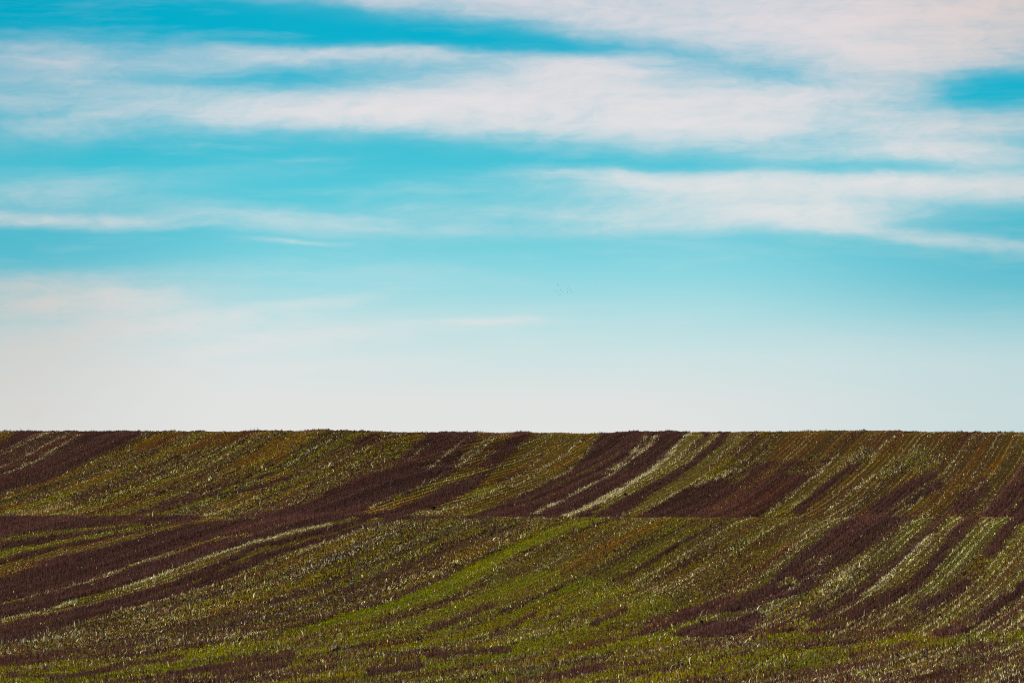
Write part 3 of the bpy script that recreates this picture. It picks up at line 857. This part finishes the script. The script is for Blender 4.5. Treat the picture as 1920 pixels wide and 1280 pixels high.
def weed(px, py, far, size, colour, label, seed):
    r = np.random.default_rng(seed)
    k = 90
    V, T, CL = [], [], []
    for i in range(k):
        a = r.uniform(0, 2 * math.pi)
        out = size * r.uniform(.1, .75)
        up = size * r.uniform(.25, 1.0) * (1.1 - .5 * out / size)
        dirv = np.array([math.cos(a), math.sin(a), 0])
        side = np.array([-math.sin(a), math.cos(a), 0]) * size * r.uniform(.07, .13)
        b0 = dirv * out * .15
        mid = dirv * out * .6 + np.array([0, 0, up * .75])
        tip = dirv * out * 1.2 + np.array([0, 0, up * r.uniform(.7, 1.05)])
        j = len(V)
        V += [b0 - side * .3, b0 + side * .3, mid + side, mid - side, tip]
        T += [(j, j + 1, j + 2), (j, j + 2, j + 3), (j + 3, j + 2, j + 4)]
        cl = np.array(colour) * r.lognormal(0, .25)
        CL += [cl] * 5
    ob = make_mesh('weed', np.array(V), np.array(T), M_WEED, np.array(CL))
    ob.location = spot(px, py, far)
    ob['label'] = label
    ob['category'] = 'weed'
    ob['group'] = 'weeds standing out in the field'


weed(40, 989, False, .30, (.06,.035,.014), 'low dark weed tuft in the brown strip at the left edge of the field', 1)
weed(813, 955, True, .42, (.03, .055, .014), 'small dark green bush at the lower end of the bright green wedge', 2)
weed(1236, 908, True, .30, (.05,.03,.02), 'dark weed tuft beside the narrow straw strip on the far hillside', 3)
weed(1172, 929, True, .30, (.05,.028,.016), 'dark reddish weed tuft just below the thick bright straw line', 4)
weed(712, 823, True, .30, (.04,.032,.022), 'blackish weed tuft near the skyline in the left scrub', 5)
weed(1314, 1168, False, .26, (.025, .016, .012), 'black clump at the left end of the short brown strip on the near slope', 6)
weed(1760, 1158, False, .28, (.022, .016, .012), 'dark lone tuft among the straw and green rows at right', 7)
weed(1350, 1274, False, .24, (.022, .016, .010), 'dark clump at the bottom edge of the picture', 8)
weed(1680, 1230, False, .24, (.060, .030, .022), 'brown clump of dry stalks in the rows below the bright green band', 9)

# ------------------------------------------------------------------ a flock of birds far beyond the hill
M_BIRD = bpy.data.materials.new('dark_feathers')
M_BIRD.use_nodes = True
bt = M_BIRD.node_tree
bb = bt.nodes['Principled BSDF']
gb = G(bt)
nn, _ = gb.noise(bt.nodes.new('ShaderNodeTexCoord').outputs['Object'], 6.0, 3.0)
bt.links.new(gb.ramp(nn, [(0.3, (.05, .05, .05, 1)), (0.7, (.10, .095, .09, 1))]), bb.inputs['Base Color'])
bb.inputs['Roughness'].default_value = 0.7


def bird_mesh(flap):
    V, T = [], []
    # spindle body with head and tail along +X
    prof = [(-.30, .012, .0), (-.22, .05, .0), (-.08, .075, .0), (.06, .075, .005), (.16, .05, .02), (.21, .045, .03), (.26, .03, .03), (.32, .004, .02)]
    m = 8
    for x_, r_, z_ in prof:
        for j in range(m):
            a = 2 * math.pi * j / m
            V.append((x_, r_ * math.cos(a), z_ + r_ * math.sin(a)))
    for i in range(len(prof) - 1):
        for j in range(m):
            a, b = i * m + j, i * m + (j + 1) % m
            T += [(a, b, b + m), (a, b + m, a + m)]
    # fanned tail
    j = len(V)
    V += [(-.26, -.02, .01), (-.26, .02, .01), (-.46, .09, .0), (-.48, 0, .0), (-.46, -.09, .0)]
    T += [(j, j + 1, j + 2), (j, j + 2, j + 3), (j, j + 3, j + 4)]
    # two bent wings with thickness
    for sd_ in (-1, 1):
        sec = [(.14, -.10, .05, .03, .018), (.17, -.10, .30, .03 + .22 * flap, .012), (.08, -.08, .55, .03 + .20 * flap, .006), (-.06, -.10, .74, .03 + .10 * flap, .002)]
        j = len(V)
        for xf, xb, yy, zz_, th in sec:
            V += [(xf, sd_ * yy, zz_ + th), (xb, sd_ * yy, zz_ + th * .5), (xb, sd_ * yy, zz_ - th * .5), (xf, sd_ * yy, zz_ - th)]
        for q in range(3):
            a = j + q * 4
            for e in range(4):
                e2 = (e + 1) % 4
                T += [(a + e, a + e2, a + e2 + 4), (a + e, a + e2 + 4, a + e + 4)]
    me = bpy.data.meshes.new('bird')
    me.from_pydata(V, [], T)
    me.materials.append(M_BIRD)
    return me


BM = [bird_mesh(f) for f in (1.0, .3, -.6)]
FLOCK = [  # photo column, row, size, label
    (1045.0, 532.6, 1.0, 'dark bird at the upper left of the small flock'),
    (1047.5, 535.4, .8, 'dark bird just below and right of the flock\'s upper left bird'),
    (1060.0, 534.3, .9, 'topmost dark bird of the flock, over its middle'),
    (1065.2, 536.7, .9, 'dark bird right of the topmost one in the flock'),
    (1053.5, 538.8, .7, 'faint bird in the open centre of the flock'),
    (1051.4, 542.7, 1.0, 'dark bird left of centre in the flock'),
    (1041.5, 545.6, .9, 'leftmost dark bird of the flock'),
    (1044.8, 546.2, .8, 'dark bird next to the leftmost one in the flock'),
    (1049.5, 551.4, 1.1, 'lowest dark bird of the flock, alone below the rest'),
    (1055.2, 546.4, .8, 'dark bird low in the middle of the flock'),
    (1064.8, 541.0, .9, 'dark bird directly above the darkest one of the flock'),
    (1064.2, 546.5, 1.4, 'darkest and largest bird of the flock'),
    (1068.9, 543.2, 1.0, 'dark bird up and right of the largest one'),
    (1074.0, 546.7, .9, 'rightmost dark bird of the flock'),
    (1070.5, 549.0, .8, 'dark bird at the lower right of the flock'),
]
rb = np.random.default_rng(5)
for i, (bx, by, sz, lab) in enumerate(FLOCK):
    ob = bpy.data.objects.new('bird', BM[i % 3])
    C.objects.link(ob)
    yy = rb.uniform(1500, 1620)
    ob.location = ((bx - CX) / FPX * yy * 1.004, yy, (HY - by) / FPX * yy * 1.0)
    ob.scale = (sz * .82,) * 3
    ob.rotation_euler = (rb.uniform(-.3, .3), rb.uniform(-.15, .15), rb.uniform(-.5, .5))
    ob['label'] = lab
    ob['category'] = 'bird'
    ob['group'] = 'distant flock of birds in the sky'
